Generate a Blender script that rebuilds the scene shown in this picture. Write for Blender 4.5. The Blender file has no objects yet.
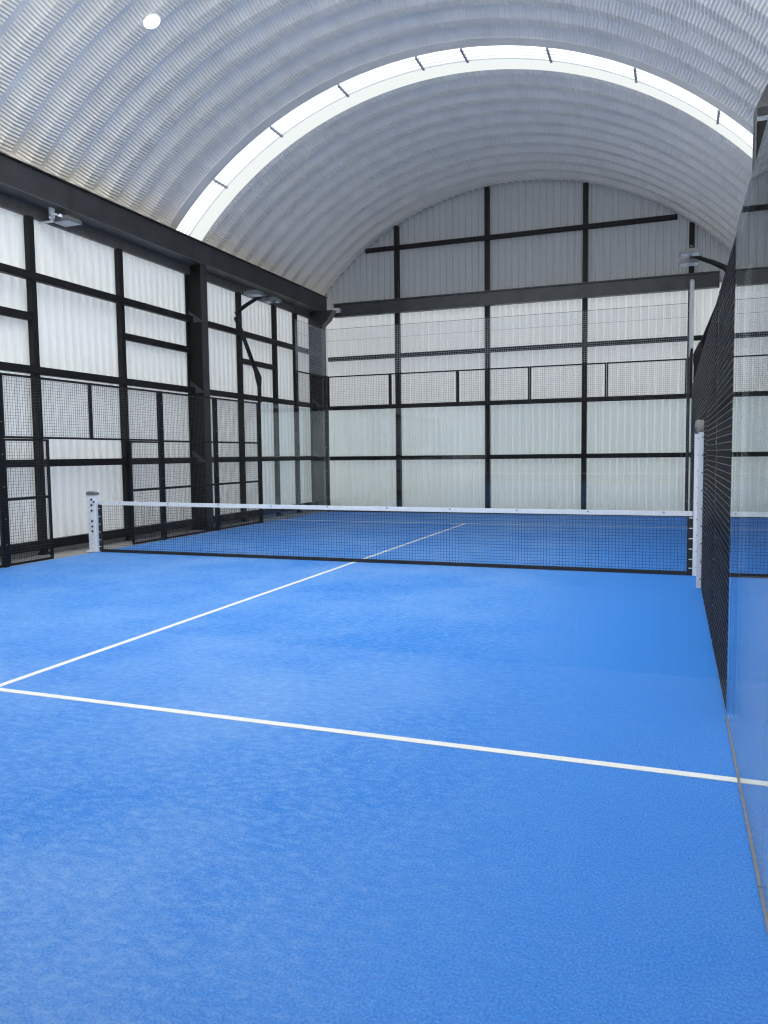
import bpy, math, random
from math import sin, cos, pi, radians, sqrt
random.seed(3)
SC = bpy.context.scene
COL = SC.collection

# ------------------------------------------------------------------ materials
def new_mat(name):
    m = bpy.data.materials.new(name); m.use_nodes = True
    nt = m.node_tree; nt.nodes.clear()
    out = nt.nodes.new('ShaderNodeOutputMaterial')
    return m, nt, out

def N(nt, kind, **kw):
    n = nt.nodes.new(kind)
    for k, v in kw.items():
        if k.startswith('i_'): n.inputs[k[2:]].default_value = v
        else: setattr(n, k, v)
    return n

def plain(name, col, rough=0.5, metal=0.0, vary=0.0, scale=8.0, bump=0.0, spec=0.5):
    m, nt, out = new_mat(name)
    b = N(nt, 'ShaderNodeBsdfPrincipled')
    b.inputs['Roughness'].default_value = rough
    b.inputs['Metallic'].default_value = metal
    b.inputs['Specular IOR Level'].default_value = spec
    tc = N(nt, 'ShaderNodeTexCoord'); no = N(nt, 'ShaderNodeTexNoise')
    no.inputs['Scale'].default_value = scale; no.inputs['Detail'].default_value = 5
    nt.links.new(tc.outputs['Object'], no.inputs['Vector'])
    r = N(nt, 'ShaderNodeValToRGB')
    r.color_ramp.elements[0].position = 0.3; r.color_ramp.elements[1].position = 0.7
    r.color_ramp.elements[0].color = [max(0, c*(1-vary)) for c in col] + [1]
    r.color_ramp.elements[1].color = [min(1, c*(1+vary)) for c in col] + [1]
    nt.links.new(no.outputs['Fac'], r.inputs['Fac'])
    nt.links.new(r.outputs['Color'], b.inputs['Base Color'])
    if bump:
        bp = N(nt, 'ShaderNodeBump'); bp.inputs['Strength'].default_value = bump; bp.inputs['Distance'].default_value = 0.01
        nt.links.new(no.outputs['Fac'], bp.inputs['Height']); nt.links.new(bp.outputs['Normal'], b.inputs['Normal'])
    nt.links.new(b.outputs['BSDF'], out.inputs['Surface'])
    return m

def translucent(name, col, trans, mix, rough=0.5):
    """painted / fibreglass sheet: part of the daylight outside comes through it"""
    m, nt, out = new_mat(name)
    b = N(nt, 'ShaderNodeBsdfPrincipled'); b.inputs['Base Color'].default_value = col + (1,)
    b.inputs['Roughness'].default_value = rough
    t = N(nt, 'ShaderNodeBsdfTranslucent'); t.inputs['Color'].default_value = trans + (1,)
    mx = N(nt, 'ShaderNodeMixShader'); mx.inputs['Fac'].default_value = mix
    tc = N(nt, 'ShaderNodeTexCoord'); no = N(nt, 'ShaderNodeTexNoise')
    mp = N(nt, 'ShaderNodeMapping'); mp.inputs['Scale'].default_value = (1.5, 1.5, 0.35)
    no.inputs['Scale'].default_value = 1.2; no.inputs['Detail'].default_value = 4
    r = N(nt, 'ShaderNodeValToRGB')
    r.color_ramp.elements[0].color = [c*0.94 for c in col] + [1]; r.color_ramp.elements[1].color = list(col) + [1]
    nt.links.new(tc.outputs['Object'], mp.inputs['Vector']); nt.links.new(mp.outputs['Vector'], no.inputs['Vector'])
    nt.links.new(no.outputs['Fac'], r.inputs['Fac']); nt.links.new(r.outputs['Color'], b.inputs['Base Color'])
    nt.links.new(b.outputs['BSDF'], mx.inputs[1]); nt.links.new(t.outputs['BSDF'], mx.inputs[2])
    nt.links.new(mx.outputs['Shader'], out.inputs['Surface'])
    return m

def glass_mat(name, tint):
    """clear pane: straight-through light tinted by the glass, Fresnel mirror on every face"""
    m, nt, out = new_mat(name)
    g = N(nt, 'ShaderNodeNewGeometry')
    d = N(nt, 'ShaderNodeVectorMath', operation='DOT_PRODUCT')
    nt.links.new(g.outputs['Normal'], d.inputs[0]); nt.links.new(g.outputs['Incoming'], d.inputs[1])
    a = N(nt, 'ShaderNodeMath', operation='ABSOLUTE'); nt.links.new(d.outputs['Value'], a.inputs[0])
    s = N(nt, 'ShaderNodeMath', operation='SUBTRACT'); s.inputs[0].default_value = 1.0
    nt.links.new(a.outputs[0], s.inputs[1])
    p = N(nt, 'ShaderNodeMath', operation='POWER'); p.inputs[1].default_value = 5.0
    nt.links.new(s.outputs[0], p.inputs[0])
    f = N(nt, 'ShaderNodeMath', operation='MULTIPLY_ADD'); f.inputs[1].default_value = 0.96; f.inputs[2].default_value = 0.04
    nt.links.new(p.outputs[0], f.inputs[0])
    tr = N(nt, 'ShaderNodeBsdfTransparent'); tr.inputs['Color'].default_value = tint + (1,)
    gl = N(nt, 'ShaderNodeBsdfGlossy'); gl.inputs['Roughness'].default_value = 0.0
    gl.inputs['Color'].default_value = (0.97, 0.99, 1.0, 1)
    mx = N(nt, 'ShaderNodeMixShader')
    nt.links.new(f.outputs[0], mx.inputs['Fac'])
    nt.links.new(tr.outputs['BSDF'], mx.inputs[1]); nt.links.new(gl.outputs['BSDF'], mx.inputs[2])
    nt.links.new(mx.outputs['Shader'], out.inputs['Surface'])
    return m

def turf_mat():
    m, nt, out = new_mat('blue_turf')
    tc = N(nt, 'ShaderNodeTexCoord')
    b = N(nt, 'ShaderNodeBsdfPrincipled'); b.inputs['Roughness'].default_value = 0.95
    b.inputs['Specular IOR Level'].default_value = 0.15
    b.inputs['Sheen Weight'].default_value = 0.12; b.inputs['Sheen Roughness'].default_value = 0.5
    b.inputs['Sheen Tint'].default_value = (0.55, 0.75, 1, 1)
    # fibre speckle
    n1 = N(nt, 'ShaderNodeTexNoise'); n1.inputs['Scale'].default_value = 95; n1.inputs['Detail'].default_value = 6; n1.inputs['Roughness'].default_value = 0.8
    # worn, sanded patches drawn out along the court's width
    mp = N(nt, 'ShaderNodeMapping'); mp.inputs['Scale'].default_value = (0.8, 1.3, 1)
    n2 = N(nt, 'ShaderNodeTexNoise'); n2.inputs['Scale'].default_value = 0.55; n2.inputs['Detail'].default_value = 7; n2.inputs['Roughness'].default_value = 0.68
    n3 = N(nt, 'ShaderNodeTexNoise'); n3.inputs['Scale'].default_value = 16; n3.inputs['Detail'].default_value = 9; n3.inputs['Roughness'].default_value = 0.85
    nt.links.new(tc.outputs['Object'], n1.inputs['Vector']); nt.links.new(tc.outputs['Object'], mp.inputs['Vector'])
    nt.links.new(tc.outputs['Object'], n2.inputs['Vector']); nt.links.new(mp.outputs['Vector'], n3.inputs['Vector'])
    r1 = N(nt, 'ShaderNodeValToRGB')
    e = r1.color_ramp.elements
    e[0].position = 0.41; e[0].color = (0.006, 0.120, 0.52, 1)
    e[1].position = 0.61; e[1].color = (0.034, 0.275, 0.80, 1)
    nt.links.new(n1.outputs['Fac'], r1.inputs['Fac'])
    r2 = N(nt, 'ShaderNodeMapRange'); r2.inputs['From Min'].default_value = 0.36; r2.inputs['From Max'].default_value = 0.66
    r2.inputs['To Max'].default_value = 0.34
    nt.links.new(n2.outputs['Fac'], r2.inputs['Value'])
    r3 = N(nt, 'ShaderNodeMapRange'); r3.inputs['From Min'].default_value = 0.46; r3.inputs['From Max'].default_value = 0.66
    r3.inputs['To Max'].default_value = 0.50
    nt.links.new(n3.outputs['Fac'], r3.inputs['Value'])
    # the strip along the right wall is played on less, so it keeps its colour
    sx = N(nt, 'ShaderNodeSeparateXYZ'); nt.links.new(tc.outputs['Object'], sx.inputs[0])
    wx = N(nt, 'ShaderNodeMapRange', interpolation_type='SMOOTHSTEP'); wx.inputs['From Min'].default_value = 7.4; wx.inputs['From Max'].default_value = 9.7
    wx.inputs['To Min'].default_value = 1.0; wx.inputs['To Max'].default_value = 0.15
    wn = N(nt, 'ShaderNodeMath', operation='MULTIPLY_ADD'); wn.inputs[1].default_value = 2.2; wn.inputs[2].default_value = -1.1
    nt.links.new(n2.outputs['Fac'], wn.inputs[0])
    wa = N(nt, 'ShaderNodeMath', operation='ADD'); nt.links.new(sx.outputs['X'], wa.inputs[0]); nt.links.new(wn.outputs[0], wa.inputs[1])
    nt.links.new(wa.outputs[0], wx.inputs['Value'])
    ad = N(nt, 'ShaderNodeMath', operation='ADD'); nt.links.new(r2.outputs['Result'], ad.inputs[0]); nt.links.new(r3.outputs['Result'], ad.inputs[1])
    mx = N(nt, 'ShaderNodeMix', data_type='RGBA')
    wm = N(nt, 'ShaderNodeMath', operation='MULTIPLY'); nt.links.new(ad.outputs[0], wm.inputs[0]); nt.links.new(wx.outputs['Result'], wm.inputs[1])
    nt.links.new(wm.outputs[0], mx.inputs['Factor']); nt.links.new(r1.outputs['Color'], mx.inputs['A'])
    mx.inputs['B'].default_value = (0.27, 0.46, 0.78, 1)
    nt.links.new(mx.outputs['Result'], b.inputs['Base Color'])
    bp = N(nt, 'ShaderNodeBump'); bp.inputs['Strength'].default_value = 0.5; bp.inputs['Distance'].default_value = 0.012
    nt.links.new(n1.outputs['Fac'], bp.inputs['Height']); nt.links.new(bp.outputs['Normal'], b.inputs['Normal'])
    nt.links.new(b.outputs['BSDF'], out.inputs['Surface'])
    return m

M = dict(
    turf=turf_mat(),
    line=plain('white_line', (0.72, 0.72, 0.71), 0.9, vary=0.05, scale=90, bump=0.3),
    concrete=plain('concrete', (0.35, 0.337, 0.325), 0.9, vary=0.16, scale=3, bump=0.15),
    black=plain('black_steel', (0.004, 0.004, 0.005), 0.5, vary=0.25, scale=4, spec=0.25),
    beam=plain('grey_black_steel', (0.021, 0.021, 0.024), 0.45, vary=0.3, scale=2.5),
    gbeam=plain('weathered_grey_steel', (0.040, 0.043, 0.050), 0.4, vary=0.3, scale=2.5),
    wire=plain('black_wire', (0.022, 0.022, 0.026), 0.3, vary=0.1),
    netcord=plain('black_net_cord', (0.012, 0.012, 0.014), 0.8, vary=0.1),
    band=plain('black_net_band', (0.016, 0.015, 0.015), 0.7, vary=0.2, scale=40),
    tape=plain('white_tape', (0.80, 0.80, 0.79), 0.55, vary=0.05, scale=10),
    white=plain('white_paint', (0.82, 0.83, 0.86), 0.35, vary=0.04, scale=10),
    capgrey=plain('grey_cap', (0.17, 0.16, 0.155), 0.6, vary=0.15, scale=20),
    bolt=plain('steel_bolt', (0.35, 0.36, 0.40), 0.35, metal=0.8, vary=0.1),
    darkbolt=plain('dark_bolt', (0.05, 0.055, 0.08), 0.5, vary=0.1),
    ghost=plain('pale_print', (0.42, 0.44, 0.55), 0.5, vary=0.1),
    cord=plain('pale_cord', (0.50, 0.50, 0.53), 0.8, vary=0.05),
    cable=plain('grey_cable', (0.10, 0.10, 0.115), 0.6, vary=0.05),
    alu=plain('light_housing', (0.15, 0.155, 0.165), 0.45, metal=0.3, vary=0.08),
    lens=plain('lamp_lens', (0.34, 0.38, 0.42), 0.12, vary=0.06),
    pipe=plain('white_pipe', (0.74, 0.74, 0.76), 0.3, vary=0.05),
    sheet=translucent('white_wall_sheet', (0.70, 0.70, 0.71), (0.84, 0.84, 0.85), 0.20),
    gable=translucent('shaded_gable_sheet', (0.36, 0.375, 0.40), (0.36, 0.37, 0.40), 0.10),  # darker than the wall sheets: the upper gable's shade put into its colour
    front_dark=plain('darkened_front_wall', (0.03, 0.03, 0.033), 0.7, vary=0.2, scale=1.0),  # unseen wall, darkened so the near glass mirrors less haze
    dark_sheet=plain('dark_wall_sheet', (0.05, 0.052, 0.058), 0.5, vary=0.15, scale=3),
    roof=plain('galvanised_roof', (0.92, 0.855, 0.775), 0.36, metal=0.18, vary=0.07, scale=2.0),
    glass=glass_mat('clear_glass', (0.925, 0.957, 0.963)),
    under=plain('floor_lit_underside', (0.075, 0.070, 0.066), 0.5, vary=0.15),  # paler than the beam face: light off the floor put into the colour
    joint=plain('grey_joint', (0.36, 0.37, 0.40), 0.5, vary=0.05),
    glow=None,
)
m, nt, out = new_mat('lamp_glow'); em = N(nt, 'ShaderNodeEmission'); em.inputs['Strength'].default_value = 6
em.inputs['Color'].default_value = (1, 0.99, 0.96, 1)
nt.links.new(em.outputs[0], out.inputs['Surface']); M['glow'] = m
def daylit(name, strength):
    """evenly glowing sheet, as if the open sky were right behind it"""
    m, nt, out = new_mat(name)
    e = N(nt, 'ShaderNodeEmission'); e.inputs['Strength'].default_value = strength; e.inputs['Color'].default_value = (1.0, 0.985, 0.955, 1)
    nt.links.new(e.outputs[0], out.inputs['Surface'])
    return m
M['sky'] = daylit('skylight_sheet', 2.3)
M['sky_strip'] = daylit('skylight_strip', 1.12)
M['sky_added'] = daylit('added_skylight_bright', 29.5)  # unseen band added to light the hall, far brighter than the visible one
M['sky_added_dim'] = daylit('added_skylight_dim', 12.0)  # second added unseen band, weaker to balance the light at the near end
M['sky_rib'] = translucent('skylight_rib', (0.80, 0.81, 0.83), (0.8, 0.8, 0.8), 0.4)

# ------------------------------------------------------------------ mesh helper
class MB:
    def __init__(s): s.v = []; s.f = []
    def box(s, x0, x1, y0, y1, z0, z1):
        n = len(s.v)
        s.v += [(x0,y0,z0),(x1,y0,z0),(x1,y1,z0),(x0,y1,z0),(x0,y0,z1),(x1,y0,z1),(x1,y1,z1),(x0,y1,z1)]
        s.f += [tuple(n+i for i in q) for q in ((0,3,2,1),(4,5,6,7),(0,1,5,4),(1,2,6,5),(2,3,7,6),(3,0,4,7))]
        return s
    def rod(s, a, b, r, n=6, r2=None, caps=True):
        return s.tube([a, b], [r, r if r2 is None else r2], n, caps)
    def tube(s, pts, rad, n=8, caps=True):
        k0 = len(s.v)
        if not isinstance(rad, (list, tuple)): rad = [rad]*len(pts)
        L = len(pts)
        for i, p in enumerate(pts):
            a = pts[max(0, i-1)]; b = pts[min(L-1, i+1)]
            d = [b[j]-a[j] for j in range(3)]; l = sqrt(sum(c*c for c in d)) or 1; d = [c/l for c in d]
            h = (0,0,1) if abs(d[2]) < 0.9 else (1,0,0)
            u = (d[1]*h[2]-d[2]*h[1], d[2]*h[0]-d[0]*h[2], d[0]*h[1]-d[1]*h[0]); l = sqrt(sum(c*c for c in u)); u = [c/l for c in u]
            w = (d[1]*u[2]-d[2]*u[1], d[2]*u[0]-d[0]*u[2], d[0]*u[1]-d[1]*u[0])
            for k in range(n):
                t = 2*pi*(k+0.5)/n
                s.v.append(tuple(p[j]+rad[i]*(cos(t)*u[j]+sin(t)*w[j]) for j in range(3)))
        for i in range(L-1):
            for k in range(n):
                a = k0+i*n+k; b = k0+i*n+(k+1) % n
                s.f.append((a, b, b+n, a+n))
        if caps:
            s.f.append(tuple(k0+k for k in reversed(range(n)))); s.f.append(tuple(k0+(L-1)*n+k for k in range(n)))
        return s
    def prism(s, poly, axis, a, b):
        """extrude a 2D polygon along an axis; poly is in the other two axes in order"""
        n = len(poly); k0 = len(s.v)
        for t in (a, b):
            for (p, q) in poly:
                s.v.append({'X': (t,p,q), 'Y': (p,t,q), 'Z': (p,q,t)}[axis])
        s.f.append(tuple(k0+i for i in range(n))[::-1]); s.f.append(tuple(k0+n+i for i in range(n)))
        for i in range(n):
            j = (i+1) % n; s.f.append((k0+i, k0+j, k0+n+j, k0+n+i))
        return s
    def build(s, name, mat, parent=None, smooth=False):
        me = bpy.data.meshes.new(name); me.from_pydata(s.v, [], s.f)
        import bmesh
        if len(s.v) < 60000:
            bm = bmesh.new(); bm.from_mesh(me); bmesh.ops.recalc_face_normals(bm, faces=bm.faces); bm.to_mesh(me); bm.free()
        me.materials.append(M[mat] if isinstance(mat, str) else mat)
        if smooth:
            for p in me.polygons: p.use_smooth = True
        o = bpy.data.objects.new(name, me); COL.objects.link(o)
        if parent is not None:
            o.parent = parent; o.matrix_parent_inverse = PINV[parent.name] if parent.name in PINV else parent.matrix_world.inverted()
        return o
PINV = {}

def empty(name, loc=(0, 0, 0)):
    from mathutils import Matrix
    o = bpy.data.objects.new(name, None); COL.objects.link(o); o.location = loc; o.empty_display_size = 0.1
    PINV[o.name] = Matrix.Translation(loc).inverted()
    return o
def tag(o, label=None, cat=None, group=None, kind=None):
    if label: o['label'] = label
    if cat: o['category'] = cat
    if group: o['group'] = group
    if kind: o['kind'] = kind
    return o
GROUPS = {'wall_girt': 'girts of the left wall', 'wall_stud': 'slim columns of the left wall', 'gable_column': 'columns of the far gable',
          'gable_girt': 'girts of the far gable', 'mesh_panel': 'wire fence panels around the court', 'fence_post': 'posts of the side fences',
          'glass_panel': 'glass panels of the court', 'corner_post': 'corner posts of the court', 'eaves_beam': 'eaves beams',
          'steel_column': 'heavy frame columns', 'floodlight_pole': 'bent lamp poles', 'ball_netting': 'ball nettings', 'net_post': 'posts of the net'}
def thing(name, loc, label, cat, group=None): return tag(empty(name, loc), label, cat, group or GROUPS.get(name))
def struct(name, mb, mat, label=None, smooth=False): return tag(mb.build(name, mat, smooth=smooth), label, None, None, 'structure')

# ------------------------------------------------------------------ building shell
CX, CZ, R = 5.15, 1.46, 8.0
XL, XR = -0.90, 11.30            # side walls
YF, YB = 12.02, -15.0            # far gable, near gable behind the camera
ZE = 6.74                        # springing of the vault
TH0 = math.asin((ZE-0.26-CZ)/R)

struct('floor', MB().box(-8, 19, -40, 13, -0.30, -0.02), 'concrete', 'grey concrete floor around the court')

def roof_pt(th, y, d): return (CX-(R+d)*cos(th), y, CZ+(R+d)*sin(th))
PITCH = 0.655; PAN0 = -0.216      # y of one pan centre
# profile of one pitch: (y offset from pan centre, depth outward, crimp depth)
PROF = [(-0.105, 0.0, 0.015), (0.115, 0.0, 0.015), (0.165, 0.12, 0.004), (0.185, 0.160, 0.0), (0.25, 0.172, 0.0),
        (0.254, 0.195, 0.0), (0.258, 0.172, 0.0), (0.345, 0.160, 0.0), (0.36, 0.150, 0.010)]
def roof_rows(y0, y1):
    rows = []
    k0 = int(math.floor((y0-PAN0)/PITCH))-1; k1 = int(math.ceil((y1-PAN0)/PITCH))+1
    for k in range(k0, k1+1):
        for (dy, d, c) in PROF:
            y = PAN0+k*PITCH+dy
            if y0-1e-6 <= y <= y1+1e-6: rows.append((y, d, c))
    return rows
def roof_grid(mb, rows, nseg, crimp):
    k0 = len(mb.v); nr = len(rows)
    for i in range(nseg+1):
        th = TH0+(pi-2*TH0)*i/nseg
        for (y, d, c) in rows: mb.v.append(roof_pt(th, y, d+(c if (crimp and i % 2) else 0.0)))
    for i in range(nseg):
        for j in range(nr-1):
            a = k0+i*nr+j; mb.f.append((a, a+1, a+nr+1, a+nr))
SKY_K = round((3.09+PITCH-PAN0)/PITCH)
SY0 = PAN0+SKY_K*PITCH-0.06      # skylight starts where this pan would start
SY1 = SY0+2*PITCH
rows_far = [(SY1-0.01, 0.06, 0.0)]+roof_rows(SY1, YF)+[(YF+0.12, 0.05, 0.0)]
NY1 = SY0-10*PITCH
rows_near = roof_rows(NY1, SY0)
NS = 456
mb = MB(); roof_grid(mb, rows_far, NS, True); roof_grid(mb, rows_near, NS, True)
roof_grid(mb, roof_rows(SY0-22*PITCH, SY0-12*PITCH), 60, False); roof_grid(mb, roof_rows(YB, SY0-24*PITCH), 60, False)
struct('ceiling', mb, 'roof', 'grey corrugated metal vault roof')

# the skylights: ribbed translucent sheets, then a smooth translucent strip
cuts = [0.0, 0.123, 0.241, 0.359, 0.477, 0.541, 0.658, 0.776, 0.895, 1.0]
def skylight(n_, y0, label):
    ms, mst = {1: ('sky', 'sky_strip'), 2: ('sky_added', 'sky_added'), 3: ('sky_added_dim', 'sky_added_dim')}[n_]
    sk = tag(empty('window_%d' % n_, (CX, y0, CZ+R)), label, None, None, 'structure')
    ya, yb = y0+0.25, y0+0.77; y1 = y0+2*PITCH
    nrib = 4; w = (yb-ya)/nrib
    for c0, c1 in zip(cuts[:-1], cuts[1:]):
        n = 14; mb = MB(); rb = MB()
        def strip(dst, prof):
            k0 = len(dst.v); nr = len(prof)
            for i in range(n+1):
                th = TH0+(pi-2*TH0)*(c0+0.0008+(c1-c0-0.0016)*i/n)
                for (y, d) in prof: dst.v.append(roof_pt(th, y, d))
            for i in range(n):
                for j in range(nr-1):
                    q = k0+i*nr+j; dst.f.append((q, q+1, q+nr+1, q+nr))
        for k in range(nrib):
            y = ya+k*w
            strip(mb, [(y, -0.02), (y+w*0.50, -0.02), (y+w*0.54, 0.0), (y+w*0.60, 0.0)])
            strip(rb, [(y+w*0.60, 0.0), (y+w*1.0, -0.02)])
        p = mb.build('skylight_sheet', ms, sk)
        rb.build('rib', 'sky_rib', p)
    mb = MB(); rows = [(yb+0.035, 0.02), (yb+0.08, -0.01), (yb+0.43, -0.01), (y1, 0.03)]; nr = len(rows)
    for i in range(121):
        th = TH0+(pi-2*TH0)*i/120
        for (y, d) in rows: mb.v.append(roof_pt(th, y, d))
    for i in range(120):
        for j in range(nr-1):
            q = i*nr+j; mb.f.append((q, q+1, q+nr+1, q+nr))
    mb.build('skylight_strip', mst, sk)
    mb = MB(); g = [(yb, 0.03), (yb+0.03, 0.03), (yb+0.035, 0.02)]; nr = len(g)
    for i in range(121):
        th = TH0+(pi-2*TH0)*i/120
        for (y, d) in g: mb.v.append(roof_pt(th, y, d))
    for i in range(120):
        for j in range(nr-1):
            q = i*nr+j; mb.f.append((q, q+1, q+nr+1, q+nr))
    mb.build('lap_groove', 'joint', sk)
    mb = MB(); g = [(y0-0.03, 0.03), (y0, 0.01), (ya, -0.015)]; nr = len(g)      # metal closing strip on the near side
    for i in range(121):
        th = TH0+(pi-2*TH0)*i/120
        for (y, d) in g: mb.v.append(roof_pt(th, y, d))
    for i in range(120):
        for j in range(nr-1):
            q = i*nr+j; mb.f.append((q, q+1, q+nr+1, q+nr))
    mb.build('closing_strip', 'roof', sk)
    for c in cuts[1:-1]:                          # lap joints between the ribbed sheets
        th = TH0+(pi-2*TH0)*c; mb = MB()
        mb.tube([roof_pt(th, ya, -0.03), roof_pt(th+0.0006, yb, -0.03)], 0.03, 4)
        mb.build('lap_joint', 'joint', sk)
skylight(1, SY0, 'bright white translucent skylight band curving across the metal vault')
skylight(2, SY0-12*PITCH, 'added skylight band lighting the near half of the court, out of view')
skylight(3, SY0-24*PITCH, 'added skylight band lighting the entrance end of the hall, out of view')
def arc_z(x, dr=0.0): return CZ+sqrt(max(0, (R+dr)**2-(x-CX)**2))

def rib_wall_y(xp, y0, y1, z0, z1, pitch=0.2, dep=0.05, sgn=-1):
    """corrugated sheet in a plane x = const, ribs vertical"""
    mb = MB(); pts = []; y = y0
    while y < y1:
        for (o, d) in ((0, 0), (0.07, 0), (0.10, dep), (0.17, dep)): pts.append((y+o, d))
        y += pitch
    for (yy, d) in pts: mb.v += [(xp+sgn*d, yy, z0), (xp+sgn*d, yy, z1)]
    for i in range(len(pts)-1): mb.f.append((2*i, 2*i+2, 2*i+3, 2*i+1))
    return mb
struct('wall_left', rib_wall_y(XL, YB, YF+0.1, 0.16, ZE+0.05), 'sheet', 'white corrugated sheet wall on the left')
struct('wall_right', rib_wall_y(XR, YB, YF+0.1, 0.0, ZE+0.05, sgn=1), 'sheet', 'white sheet wall behind the right fence')
struct('trim_1', MB().box(XL-0.25, XL+0.06, YB, YF, -0.02, 0.14), 'concrete', 'low concrete kerb under the left wall')
mb = MB(); pts = []; x = XL-0.1
while x < XR+0.15:
    for (o, d) in ((0, 0), (0.12, 0), (0.137, 0.045), (0.183, 0.045)): pts.append((x+o, d))
    x += 0.2
up = MB()
for (xx, d) in pts:
    mb.v += [(xx, YF+d, -0.02), (xx, YF+d, 6.26)]; up.v += [(xx, YF+d-0.004, 6.2), (xx, YF+d-0.004, max(ZE, arc_z(xx, 0.22)))]
for i in range(len(pts)-1):
    for b_ in (mb, up): b_.f.append((2*i, 2*i+2, 2*i+3, 2*i+1))
struct('wall_back', mb, 'sheet', 'white corrugated wall at the far end below the grey beam')
struct('wall_gable', up, 'gable', 'corrugated gable wall with shade in its grey colour under the vault at the far end')

mb = MB(); x = XL-0.1; pts = []
while x < XR+0.15:
    for (o, d) in ((0, 0), (0.12, 0), (0.137, 0.045), (0.183, 0.045)): pts.append((x+o, d))
    x += 0.2
for (xx, d) in pts: mb.v += [(xx, YB-d, -0.02), (xx, YB-d, max(ZE, arc_z(xx, 0.15)))]
for i in range(len(pts)-1): mb.f.append((2*i, 2*i+2, 2*i+3, 2*i+1))
struct('wall_front', mb, 'front_dark', 'darkened corrugated gable wall behind the camera')

# ------------------------------------------------------------------ steel frame
def ibeam_poly(w, h, t=0.02, tw=0.014):
    return [(-w/2,0),(w/2,0),(w/2,t),(tw/2,t),(tw/2,h-t),(w/2,h-t),(w/2,h),(-w/2,h),(-w/2,h-t),(-tw/2,h-t),(-tw/2,t),(-w/2,t)]
def single(name, mb, mat, label, cat, group=None):
    group = group or GROUPS.get(name)
    return tag(mb.build(name, mat), label, cat, group)

# eaves beams (welded box girders with a lip)
o = thing('eaves_beam', (-0.66, 0, 6.05), 'long dark steel eaves beam along the left wall under the vault', 'beam')
MB().box(-0.90, -0.42, -13, 11.05, 6.065, 6.50).build('web_box', 'beam', o)
MB().box(-0.90, -0.405, -13, 11.05, 6.05, 6.065).build('bottom_flange', 'under', o)
MB().box(-0.90, -0.38, -13, 11.05, 6.50, 6.525).build('top_lip', 'black', o)
single('head_rail', MB().box(-0.86, -0.78, -4.5, 10.6, 5.84, 6.049), 'under', 'dark rail closing the left wall sheets just under the eaves beam', 'rail')
o = thing('eaves_beam', (11.15, 0, 6.05), 'dark steel eaves beam above the right glass wall', 'beam')
MB().box(11.0, 11.28, -13, 11.6, 6.065, 6.50).build('web_box', 'beam', o)
MB().box(10.99, 11.28, -13, 11.6, 6.05, 6.065).build('bottom_flange', 'black', o)
# gable beam
o = thing('gable_beam', (5, 11.72, 6.02), 'dark grey horizontal beam across the far gable wall', 'beam')
MB().box(-0.45, 10.75, 11.66, 11.80, 6.04, 6.40).build('web', 'gbeam', o)
MB().box(-0.45, 10.75, 11.60, 11.80, 6.40, 6.43).build('flange', 'gbeam', o)
MB().box(-0.45, 10.75, 11.60, 11.80, 6.01, 6.04).build('flange', 'gbeam', o)

# big columns (I-sections, web across the wall)
def big_column(y0, x_in, x_out, w, z1, label, haunch):
    o = thing('steel_column', ((x_in+x_out)/2, y0+w/2, 0), label, 'column')
    s = 1 if x_out < x_in else -1
    mb = MB(); xa, xb = sorted((x_in, x_in-s*0.02)); mb.box(xa, xb, y0, y0+w, 0, z1)
    mb.build('flange', 'beam', o)
    mb = MB(); xa, xb = sorted((x_out, x_out+s*0.02)); mb.box(xa, xb, y0, y0+w, 0, z1); mb.build('flange', 'black', o)
    mb = MB(); xa, xb = sorted((x_in-s*0.02, x_out+s*0.02)); mb.box(xa, xb, y0+w/2-0.01, y0+w/2+0.01, 0, z1); mb.build('web', 'black', o)
    for z in (1.55, 3.15, 4.75):
        mb = MB(); mb.prism([(x_out+s*0.02, z), (x_in-s*0.02, z), (x_out+s*0.02, z+0.28)], 'Y', y0+w/2-0.05, y0+w/2-0.035)
        mb.build('gusset', 'gbeam', o)
    mb = MB(); mb.box(min(x_in, x_out)-0.06, max(x_in, x_out)+0.06, y0-0.06, y0+w+0.06, -0.02, 0.02); mb.build('base_plate', 'black', o)
    if haunch:
        mb = MB(); mb.prism([(x_out, z1), (x_in+s*0.38, z1), (x_in+s*0.20, z1-0.28), (x_in, z1-0.45), (x_out, z1-0.45)], 'Y', y0-0.012, y0+w+0.012)
        mb.build('haunch', 'beam', o)
    return o
big_column(4.20, -0.42, -0.86, 0.24, 6.05, 'heavy black steel column in the middle of the left wall', False)
big_column(10.65, -0.42, -0.86, 0.28, 6.05, 'heavy dark steel column at the far left corner of the hall', True)
o = thing('steel_column', (10.85, 0.5, 0), 'dark steel column rising above the top of the right glass', 'column')
MB().box(10.60, 10.62, 0.35, 0.65, 0, 6.12).build('flange', 'gbeam', o)
MB().box(10.62, 11.10, 0.49, 0.51, 0, 6.0).build('web', 'black', o)
MB().box(11.10, 11.12, 0.35, 0.65, 0, 6.0).build('flange', 'black', o)
MB().prism([(10.60, 6.12), (10.78, 6.12), (10.78, 6.50)], 'Y', 0.35, 0.65).build('haunch', 'gbeam', o)
MB().box(10.54, 11.16, 0.29, 0.71, -0.02, 0.02).build('base_plate', 'black', o)

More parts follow.
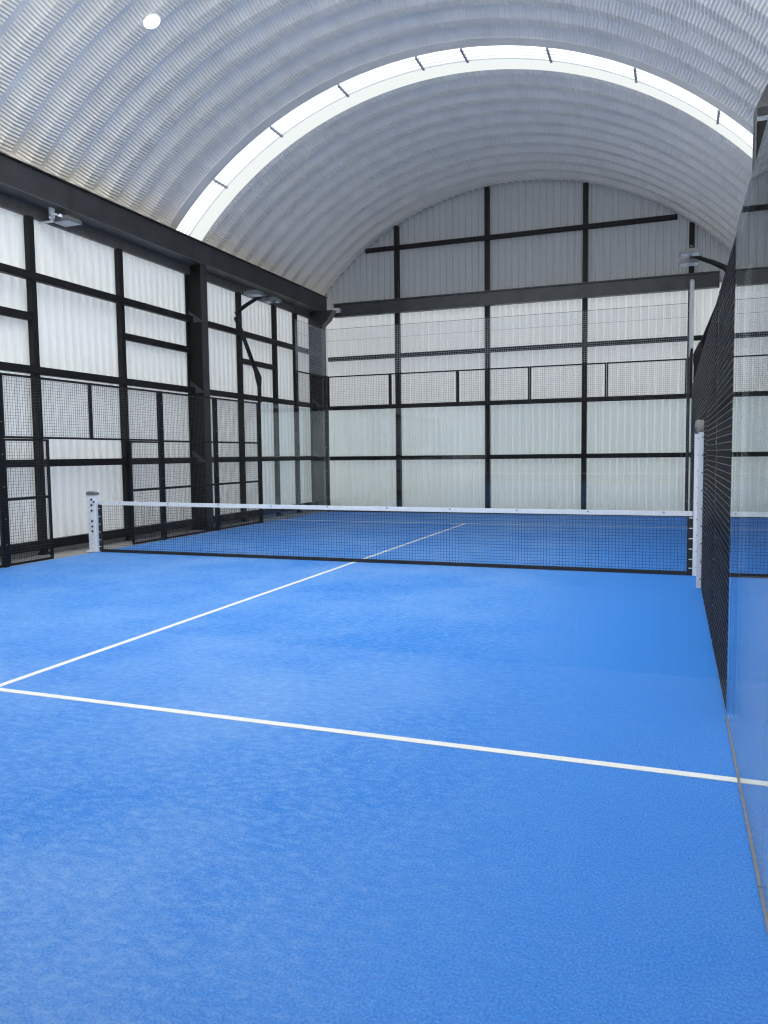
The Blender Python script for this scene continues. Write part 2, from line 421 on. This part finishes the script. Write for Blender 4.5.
# left wall studs and girts
studs = [(-0.43, 'slim black wall column left of the net, behind the fence opening\'s near side'),
         (1.89, 'slim black wall column just beyond the fence opening in the left wall'),
         (6.47, 'slim black wall column right after the heavy column on the left wall'),
         (8.36, 'slim black wall column beside the two lamp heads on the left wall'),
         (9.63, 'slim black wall column nearest the far left corner')]
for y, l in studs:
    o = thing('wall_stud', (-0.81, y, 0), l, 'column', None)
    MB().box(-0.87, -0.76, y-0.06, y+0.06, 0, 5.84).build('tube', 'black', o)
    MB().box(-0.90, -0.73, y-0.10, y+0.10, -0.02, 0.012).build('base_plate', 'black', o)
def girt(y0, y1, z, label, x0=-0.76, x1=-0.64, h=0.13):
    mb = MB()                                     # C-section opening to the wall
    mb.box(x0, x1, y0, y1, z-h/2, z-h/2+0.012); mb.box(x0, x1, y0, y1, z+h/2-0.012, z+h/2); mb.box(x1-0.012, x1, y0, y1, z-h/2, z+h/2)
    return single('wall_girt', mb, 'black', label, 'girt')
girt(-4.5, 4.18, 4.80, 'upper black girt on the left wall, near side of the heavy column')
girt(-4.5, 4.18, 3.20, 'black girt just above the left fence top, near side of the heavy column')
girt(-4.5, 4.18, 1.60, 'black girt at net-post height on the left wall, near side of the heavy column')
girt(-4.5, 4.18, 0.17, 'lowest black girt along the concrete kerb, near side of the heavy column', h=0.16)
girt(4.46, 10.62, 4.80, 'upper black girt on the left wall, between the heavy column and far corner')
girt(4.46, 10.62, 3.20, 'black girt just above the fence top, between the heavy column and far corner')
girt(4.46, 10.62, 1.60, 'black girt at half fence height, between the heavy column and far corner')
girt(4.46, 10.62, 0.17, 'lowest black girt along the kerb, between the heavy column and far corner', h=0.16)
girt(-4.5, -0.50, 4.13, 'short black girt at the photo\'s left edge, between two longer girts', -0.87, -0.765)
girt(1.96, 4.18, 4.13, 'short black girt ending at the heavy column, between two longer girts', -0.87, -0.765)
girt(6.54, 8.29, 4.13, 'short black girt behind the bent lamp pole on the left wall', -0.87, -0.765)
# far gable posts and girts
for x, l in ((1.60, 'first black column from the left on the far gable wall'), (4.43, 'second black column from the left on the far gable wall'),
             (7.25, 'third black column from the left on the far gable wall'), (10.05, 'black gable column beside the white drainpipe')):
    single('gable_column', MB().box(x-0.07, x+0.07, 11.80, 11.95, -0.02, arc_z(x)+0.03), 'black', l, 'column')
def fgirt(x0, x1, z, label, h=0.13):
    mb = MB(); mb.box(x0, x1, 11.70, 11.802, z-h/2, z-h/2+0.012); mb.box(x0, x1, 11.70, 11.802, z+h/2-0.012, z+h/2); mb.box(x0, x1, 11.70, 11.712, z-h/2, z+h/2)
    return single('gable_girt', mb, 'black', label, 'girt')
fgirt(0.62, 9.68, 7.98, 'topmost black girt across the far gable under the vault')
fgirt(-0.70, 11.1, 4.72, 'black girt on the far gable below the grey beam, behind the pale netting')
fgirt(-0.70, 11.1, 3.17, 'black girt on the far gable level with the top of the glass')
fgirt(-0.70, 11.1, 1.57, 'lower black girt on the far gable seen through the glass')
# small white lamp box on the gable beam
o = thing('emergency_light', (-0.32, 11.6, 6.2), 'small white lamp box at the left end of the far gable beam', 'light')
MB().box(-0.42, -0.20, 11.50, 11.662, 6.14, 6.27).build('housing', 'white', o)
MB().box(-0.40, -0.30, 11.485, 11.50, 6.10, 6.20).build('lens', 'lens', o)
# drainpipe
o = thing('drainpipe', (10.16, 11.55, 0), 'white vertical drainpipe in the far right corner', 'pipe')
MB().tube([(10.07, 11.53, -0.02), (10.07, 11.53, 6.13), (10.07, 11.54, 6.20), (10.07, 11.58, 6.24)], 0.062, 12).build('pipe', 'pipe', o, True)
for z in (2.52, 1.42, 0.33):
    mb = MB(); mb.box(9.98, 10.16, 11.45, 11.61, z-0.025, z+0.025); mb.build('clamp', 'cable', o)
# round ceiling lamp
lx, ly, lz = 1.69, -0.22, 8.675
o = thing('ceiling_light', (lx, ly, lz), 'small round white lamp glowing on the near left of the vault', 'light')
nx, nz = (CX-lx)/R, (CZ-lz)/R
L_ = lambda t: (lx+nx*t, ly, lz+nz*t)
MB().tube([L_(-0.14), L_(0.0), L_(0.012)], [0.10, 0.15, 0.145], 24).build('housing', 'white', o)
MB().tube([L_(0.0125), L_(0.022)], [0.138, 0.128], 24).build('diffuser', 'glow', o)

# ------------------------------------------------------------------ court floor
turf = thing('turf_court', (5, 0, 0), 'bright blue artificial turf court with white lines', 'artificial turf')
MB().box(0.0, 10.0, -10, 10, -0.02, 0.0).build('turf', 'turf', turf)
for y, l in ((-6.95, 'near white service line'), (6.95, 'far white service line beyond the net')):
    tag(MB().box(0.0, 10.0, y-0.03, y+0.03, 0.0, 0.003).build('service_line', 'line', turf), l)
MB().box(4.97, 5.03, -6.92, 6.92, 0.0, 0.0035).build('centre_line', 'line', turf)

# ------------------------------------------------------------------ fence
def wire_grid(mb, plane, c, u0, u1, z0, z1, p=0.05, r=0.002):
    """welded wire in plane x=c ('X') or y=c ('Y'), square section wires"""
    nu = int(round((u1-u0)/p)); nz = int(round((z1-z0)/p))
    for i in range(1, nu):
        u = u0+(u1-u0)*i/nu
        if plane == 'X': mb.box(c-r, c+r, u-r, u+r, z0, z1)
        else: mb.box(u-r, u+r, c-r, c+r, z0, z1)
    for j in range(1, nz):
        z = z0+(z1-z0)*j/nz
        if plane == 'X': mb.box(c-3*r if c > 5 else c+r, c-r if c > 5 else c+3*r, u0, u1, z-r, z+r)
        else: mb.box(u0, u1, c-3*r, c-r, z-r, z+r)
    return mb
FW = 0.035
def mesh_panel(plane, c0, u0, u1, z0, z1, label, rails=(), muntins=(), th=0.02):
    c = c0+(0.026 if c0 > 5 else -0.026)          # frame outside, wire on the court side
    loc = (c, (u0+u1)/2, z0) if plane == 'X' else ((u0+u1)/2, c, z0)
    o = thing('mesh_panel', loc, label, 'fence panel', None)
    def bar(a0, a1, b0, b1):
        mb = MB()
        return mb.box(c-th, c+th, a0, a1, b0, b1) if plane == 'X' else mb.box(a0, a1, c-th, c+th, b0, b1)
    f = MB()
    for (a0, a1, b0, b1) in ((u0, u0+FW, z0, z1), (u1-FW, u1, z0, z1), (u0+FW, u1-FW, z0, z0+FW), (u0+FW, u1-FW, z1-FW, z1)):
        if plane == 'X': f.box(c-th, c+th, a0, a1, b0, b1)
        else: f.box(a0, a1, c-th, c+th, b0, b1)
    f.build('frame', 'black', o)
    for z in rails: bar(u0+FW, u1-FW, z-0.02, z+0.02).build('rail', 'black', o)
    for u in muntins: bar(u-0.03, u+0.03, z0+FW, z1-FW).build('upright', 'black', o)
    wire_grid(MB(), plane, c0, u0+0.002, u1-0.002, z0+0.01, z1-0.01).build('wire_mesh', 'wire', o)
    return o
def fence_post(x, y, z1, label, w=0.04):
    x += 0.030 if x > 5 else -0.030
    o = thing('fence_post', (x, y, 0), label, 'post')
    MB().box(x-0.03, x+0.03, y-w, y+w, 0, z1).build('tube', 'black', o)
    MB().box(x-0.05, x+0.03, y-w, y+w, 0.0, 0.012) if x < 5 else MB().box(x-0.03, x+0.05, y-w, y+w, 0.0, 0.012).build('base_plate', 'black', o)
    s = 1 if x < 5 else -1
    for z in [z for z in (0.35, 0.75, 1.25, 1.75, 2.25, 2.75) if z < z1]:
        MB().rod((x+s*0.03, y, z), (x+s*0.036, y, z), 0.009, 8).build('bolt', 'bolt', o)
    return o
W = 0.04
# left side
mesh_panel('X', 0, -3.96, -2.04, 0.01, 3.0, 'black wire fence panel cut by the photo\'s left edge', (1.05, 2.0))
mesh_panel('X', 0, -1.96, -1.03, 0.01, 1.995, 'narrow wire fence panel left of the net-side opening', (1.05,))
mesh_panel('X', 0, -1.96, 1.96, 2.0, 3.0, 'long wire panel bridging over the opening beside the left net post', (), (0.0,))
mesh_panel('X', 0, 1.03, 1.96, 0.01, 1.995, 'narrow wire fence panel on the far side of the left opening', (1.05,))
mesh_panel('X', 0, 2.04, 3.96, 0.01, 3.0, 'wire fence panel in front of the heavy black column', (1.05, 2.0))
mesh_panel('X', 0, 4.04, 5.94, 0.01, 3.0, 'left wire fence panel that meets the glass', (1.05, 2.0))
fence_post(0, -2.0, 3.0, 'black fence post at the very left edge of the photo')
fence_post(0, 2.0, 3.0, 'black fence post between the left opening and the heavy column', 0.035)
fence_post(0, 4.0, 3.0, 'black fence post just right of the heavy column', 0.035)
fence_post(0, 6.0, 3.0, 'black fence post below the bent lamp pole, where the left glass starts', 0.05)
# right side
mesh_panel('X', 10, -5.95, -4.04, 0.01, 3.0, 'right wire fence panel nearest the camera, meeting the glass', (1.05, 2.0))
mesh_panel('X', 10, -3.96, -2.04, 0.01, 3.0, 'second right wire fence panel from the near glass', (1.05, 2.0))
mesh_panel('X', 10, -1.96, -1.09, 0.01, 2.065, 'narrow right wire panel just nearer than the tall white post', (1.05,))
mesh_panel('X', 10, -1.96, 1.96, 2.07, 3.0, 'long wire panel above the tall white post on the right', (), (0.0,))
mesh_panel('X', 10, 1.03, 1.96, 0.01, 2.065, 'narrow right wire panel just beyond the tall white post', (1.05,))
mesh_panel('X', 10, 2.04, 3.96, 0.01, 3.0, 'right wire panel beyond the net, second from the far glass', (1.05, 2.0))
mesh_panel('X', 10, 4.04, 5.94, 0.01, 3.0, 'right wire panel beyond the net that meets the far glass', (1.05, 2.0))
fence_post(10, -4.0, 3.0, 'right fence post nearest the camera')
fence_post(10, -2.0, 3.0, 'right fence post just nearer than the tall white post')
fence_post(10, 2.0, 3.0, 'right fence post first beyond the net')
fence_post(10, 4.0, 3.0, 'right fence post second beyond the net')
fence_post(10, 6.0, 3.0, 'right fence post under the far right lamp arm', 0.05)
# far end: glass to 3 m with wire above
ord5 = ['leftmost', 'second from left', 'middle', 'second from right', 'rightmost']
for k in range(5):
    x0, x1 = 2*k+(0.05 if k == 0 else 0.005), 2*k+2-(0.05 if k == 4 else 0.005)
    mesh_panel('Y', 10, x0, x1, 3.03, 4.0, '%s wire panel on top of the far glass wall' % ord5[k])
mesh_panel('X', 0, 8.005, 9.95, 3.03, 4.0, 'wire panel on top of the left glass by the far corner')
mesh_panel('X', 10, 8.005, 9.95, 3.03, 4.0, 'wire panel on top of the right glass by the far corner')
for x, l in ((0, 'far left corner post of the glass court'), (10, 'far right corner post of the glass court')):
    o = thing('corner_post', (x, 10, 0), l, 'post')
    MB().box(x-0.045, x+0.045, 9.955, 10.045, 0, 4.02).build('tube', 'gbeam', o)
    for z in (0.4, 1.2, 1.9, 2.7):
        MB().rod((x, 9.955, z), (x, 9.949, z), 0.016, 10).build('bolt', 'bolt', o)

# glass panels (12 mm, standing in a low steel channel)
def glass_panel(plane, c, u0, u1, z1, label):
    loc = (c, (u0+u1)/2, 0) if plane == 'X' else ((u0+u1)/2, c, 0)
    o = thing('glass_panel', loc, label, 'glass panel')
    g = MB(); ch = MB()
    if plane == 'X':
        g.box(c-0.006, c+0.006, u0, u1, 0.012, z1); ch.box(c-0.012, c+0.012, u0, u1, 0.004, 0.011)
    else:
        g.box(u0, u1, c-0.006, c+0.006, 0.03, z1); ch.box(u0, u1, c-0.02, c+0.02, 0.004, 0.029)
    g.build('pane', 'glass', o); ch.build('channel', 'capgrey' if plane == 'X' else 'black', o)
    return o
glass_panel('X', 10, -9.95, -8.004, 3.0, 'right glass panel nearest the camera, cut by the photo\'s edge')
o = glass_panel('X', 10, -7.996, -5.96, 3.0, 'right glass panel beside the near wire fence, mirroring the far wall')
MB().tube([(10.002, -5.978, 0.018), (10.008, -5.978, 0.018), (10.03, -5.978, 0.018)], [0.012, 0.018, 0.018], 12).build('corner_clip', 'white', o)
glass_panel('X', 10, 6.06, 7.996, 3.0, 'right glass panel just beyond the wire fence past the net')
glass_panel('X', 10, 8.004, 9.95, 3.0, 'right glass panel at the far corner')
glass_panel('X', 0, 6.06, 7.996, 3.0, 'left glass panel next to the last wire fence post')
glass_panel('X', 0, 8.004, 9.95, 3.0, 'left glass panel at the far corner')
for k in range(5):
    x0, x1 = 2*k+(0.05 if k == 0 else 0.004), 2*k+2-(0.05 if k == 4 else 0.004)
    glass_panel('Y', 10, x0, x1, 3.0, '%s clear glass panel of the far glass wall' % ord5[k])
glass_panel('Y', -10, 8.004, 9.95, 3.0, 'clear glass panel the whole court is seen through')

# pale ball netting above the far wire
def netting(plane, c, u0, u1, z0, z1, label):
    loc = (c, (u0+u1)/2, z0) if plane == 'X' else ((u0+u1)/2, c, z0)
    o = thing('ball_netting', loc, label, 'netting')
    wire_grid(MB(), plane, c, u0, u1, z0, z1, 0.05, 0.0022).build('net', 'cord', o)
    for z in (z1, z1-0.34):
        a, b = ((c, u0, z), (c, u1, z)) if plane == 'X' else ((u0, c, z), (u1, c, z))
        MB().rod(a, b, 0.006 if z == z1 else 0.003, 6).build('cable', 'cable', o)
    return o
netting('Y', 10.0, 0.0, 10.0, 4.0, 5.36, 'fine pale ball netting above the far wire panels')
netting('X', 0.0, 8.0, 9.97, 4.0, 5.36, 'fine pale ball netting above the left wire by the far corner')

# ------------------------------------------------------------------ net and posts
def ztop(x): t = x/10; return 0.915-0.045*t-0.012*4*t*(1-t)
net = thing('court_net', (5, 0, 0), 'black court net with white top tape across the middle of the court', 'net')
mb = MB(); xs = [0.10+9.815*i/20 for i in range(21)]
nb = int(9.815/0.045)
for i in range(nb+1):
    x = 0.10+9.815*i/nb; mb.box(x-0.0016, x+0.0016, -0.0016, 0.0016, 0.04, ztop(x)-0.05)
for j in range(1, 18):
    f = j/18
    for a, b in zip(xs[:-1], xs[1:]):
        za = 0.04+(ztop(a)-0.09)*f; zb = 0.04+(ztop(b)-0.09)*f
        mb.prism([(a, za-0.0016), (b, zb-0.0016), (b, zb+0.0016), (a, za+0.0016)], 'Y', -0.0048, -0.0016)
mb.build('netting', 'netcord', net)
mb = MB(); poly = [(x, ztop(x)-0.065) for x in xs]+[(x, ztop(x)) for x in reversed(xs)]
tape = mb.prism(poly, 'Y', -0.012, 0.012).build('top_tape', 'tape', net)
for k in range(10):
    x = 0.55+k*1.0; MB().rod((x, -0.012, ztop(x)-0.022), (x, -0.016, ztop(x)-0.022), 0.014, 10).build('eyelet', 'bolt', tape)
MB().rod((0.0585, 0.0, ztop(0)-0.025), (0.12, 0, ztop(0)-0.03), 0.012, 8).build('tension_cable', 'white', net)
MB().box(0.09, 9.92, -0.010, 0.010, 0.004, 0.055).build('bottom_band', 'band', net)
for x in (0.10, 9.885):
    b = MB().box(x-0.035, x+0.035, -0.009, 0.009, 0.02, ztop(x)-0.065).build('side_band', 'band', net)
    for z in (0.10, 0.22, 0.36, 0.50, 0.64, 0.78):
        MB().box(x-0.045 if x < 5 else x-0.01, x+0.01 if x < 5 else x+0.035, -0.0125, -0.009, z-0.006, z+0.006).build('lace', 'tape', b)
# left post
o = thing('net_post', (-0.02, 0, 0), 'short white net post with grey cap and dark studs, left end of net', 'net post')
mb = MB(); mb.box(-0.135, 0.035, -0.05, 0.05, 0.03, 1.02); body = mb.build('post', 'white', o)
bv = body.modifiers.new('bevel', 'BEVEL'); bv.width = 0.012; bv.segments = 3
MB().box(-0.16, 0.058, -0.09, 0.09, 0.004, 0.03).build('base_plate', 'white', o)
MB().prism([(-0.145, 1.02), (0.045, 1.02), (0.045, 1.055), (0.01, 1.07), (-0.10, 1.085), (-0.145, 1.075)], 'Y', -0.06, 0.06).build('cap', 'capgrey', o)
for z in (0.94, 0.84, 0.745, 0.555, 0.46, 0.37):
    MB().rod((-0.04, -0.05, z), (-0.04, -0.057, z), 0.022, 12).build('stud', 'darkbolt', o)
for z, s in ((0.80, 1), (0.70, 1), (0.61, -1), (0.50, 1), (0.41, -1), (0.27, 1), (0.20, 1), (0.13, 1), (0.08, -1)):
    MB().prism([(-0.115, z), (-0.100, z), (0.005, z+0.05*s), (-0.010, z+0.05*s)], 'Y', -0.0525, -0.05).build('printed_mark', 'ghost', o)
MB().rod((0.02, -0.05, 0.90), (0.02, -0.075, 0.90), 0.016, 10).build('hook', 'darkbolt', o)
# right frame: two tall legs joined by a curled grey top
o = thing('net_post', (9.955, -0.5, 0), 'tall white bolted post frame with curled grey top, right end of net', 'net post')
for y in (-1.0, 0.0):
    xo = 9.945 if y < -0.5 else 9.925
    g = MB().box(xo, xo+0.055, y-0.045, y+0.045, 0.004, 1.90).build('leg', 'white', o)
    for k in range(9):
        z = 0.12+k*0.215
        MB().rod((xo+0.045, y-0.045, z), (xo+0.045, y-0.051, z), 0.009, 8).build('bolt', 'darkbolt', g)
pts = [];
for k in range(9):
    a = pi-pi/2*k/8; pts.append((-0.89+0.155*cos(a), 1.90+0.155*sin(a)))
for k in range(9):
    a = pi/2-pi/2*k/8; pts.append((-0.11+0.155*cos(a), 1.90+0.155*sin(a)))
inn = []
for k in range(9):
    a = pi/2*k/8; inn.append((-0.11+0.065*cos(a), 1.90+0.065*sin(a)))
for k in range(9):
    a = pi/2+pi/2*k/8; inn.append((-0.89+0.065*cos(a), 1.90+0.065*sin(a)))
MB().prism(pts+inn, 'X', 9.922, 10.002).build('curled_top', 'capgrey', o)

# ------------------------------------------------------------------ court lights
def light_head(mbh, mbl, xc, yc, z):
    mbh.box(xc-0.19, xc+0.19, yc-0.17, yc+0.17, z, z+0.055)
    for k in range(6): mbh.box(xc-0.17, xc+0.17, yc-0.15+k*0.058, yc-0.14+k*0.058, z+0.055, z+0.09)
    mbl.box(xc-0.17, xc+0.17, yc-0.15, yc+0.15, z-0.006, z)
def court_light(x, s, label):
    """s = +1: the pole bows outwards to -x and hooks back over the court"""
    y = 6.0
    o = thing('floodlight_pole', (x, y, 3.0), label, 'floodlight')
    MB().tube([(x, y, 3.0), (x, y, 3.52)], [0.05, 0.05], 10).build('sleeve', 'black', o)
    MB().tube([(x, y, 3.42), (x-s*0.02, y, 3.62), (x-s*0.10, y, 3.86)], [0.055, 0.085, 0.05], 10).build('joint', 'black', o)
    MB().tube([(x-s*0.04, y, 3.66), (x-s*0.54, y, 4.96), (x-s*0.60, y, 5.12), (x-s*0.585, y, 5.22), (x-s*0.50, y, 5.31), (x-s*0.30, y, 5.42), (x+s*0.14, y, 5.62)],
              [0.052, 0.052, 0.075, 0.072, 0.055, 0.048, 0.042], 10).build('arm', 'black', o, True)
    MB().box(x+s*0.14-0.025, x+s*0.14+0.025, y-0.62, y+0.62, 5.625, 5.665).build('crossbar', 'gbeam', o)
    for dy in (-0.44, 0.44):
        a, b = MB(), MB(); light_head(a, b, x+s*0.16, y+dy, 5.53)
        h = a.build('lamp_head', 'alu', o); b.build('lens', 'lens', h)
    return o
court_light(0.0, 1, 'bent black lamp pole with two flat floodlights on the left, near the far glass')
court_light(10.07, -1, 'lamp arm with two flat floodlights at the far right, above the wire fence')
o = thing('floodlight', (-0.45, 0.05, 5.86), 'single flat floodlight hung under the left eaves beam', 'floodlight')
a, b = MB(), MB(); light_head(a, b, -0.47, 0.10, 5.83)
h = a.build('lamp_head', 'alu', o); b.build('lens', 'lens', h)
mb = MB(); mb.box(-0.62, -0.58, -0.16, -0.06, 5.86, 6.052); mb.box(-0.62, -0.42, -0.16, -0.13, 5.90, 5.93); mb.box(-0.44, -0.42, -0.16, -0.06, 5.88, 5.93); mb.box(-0.905, -0.58, -0.13, -0.10, 5.805, 5.836); mb.box(-0.62, -0.58, -0.13, -0.10, 5.83, 5.87); mb.build('bracket', 'white', o)

# ------------------------------------------------------------------ daylight
wd = bpy.data.worlds.new('daylight'); SC.world = wd; wd.use_nodes = True
nt = wd.node_tree; nt.nodes.clear()
out = nt.nodes.new('ShaderNodeOutputWorld'); bg = nt.nodes.new('ShaderNodeBackground')
bg.inputs['Color'].default_value = (1.0, 0.985, 0.96, 1); bg.inputs['Strength'].default_value = 2.9
nt.links.new(bg.outputs[0], out.inputs['Surface'])

# ------------------------------------------------------------------ camera
from mathutils import Matrix, Vector
cx, cy, cz, yaw, pit, rol, f = 9.65778930e+00, -1.11704682e+01, 1.67676961e+00, -3.56425101e-01, -7.38358518e-02, -1.19733515e-02, 7.76305490e+02
F = Vector((sin(yaw)*cos(pit), cos(yaw)*cos(pit), sin(pit)))
Rr = Vector((cos(yaw), -sin(yaw), 0)); U = Rr.cross(F)
R2 = Rr*cos(rol)+U*sin(rol); U2 = -Rr*sin(rol)+U*cos(rol)
cd = bpy.data.cameras.new('camera'); co = bpy.data.objects.new('camera', cd); COL.objects.link(co)
cd.sensor_fit = 'VERTICAL'; cd.sensor_height = 36.0; cd.lens = 36.0*f/1024.0; cd.clip_start = 0.05; cd.clip_end = 200
co.matrix_world = Matrix(((R2.x, U2.x, -F.x, cx), (R2.y, U2.y, -F.y, cy), (R2.z, U2.z, -F.z, cz), (0, 0, 0, 1)))
SC.camera = co

SC.view_settings.view_transform = 'Standard'; SC.view_settings.look = 'None'
SC.view_settings.gamma = 1.0; SC.view_settings.use_curve_mapping = False
SC.view_settings.exposure = 0.0
SC.cycles.use_denoising = True
SC.cycles.max_bounces = 12; SC.cycles.diffuse_bounces = 6; SC.cycles.transparent_max_bounces = 32; SC.cycles.transmission_bounces = 8
SC.cycles.filter_width = 1.2
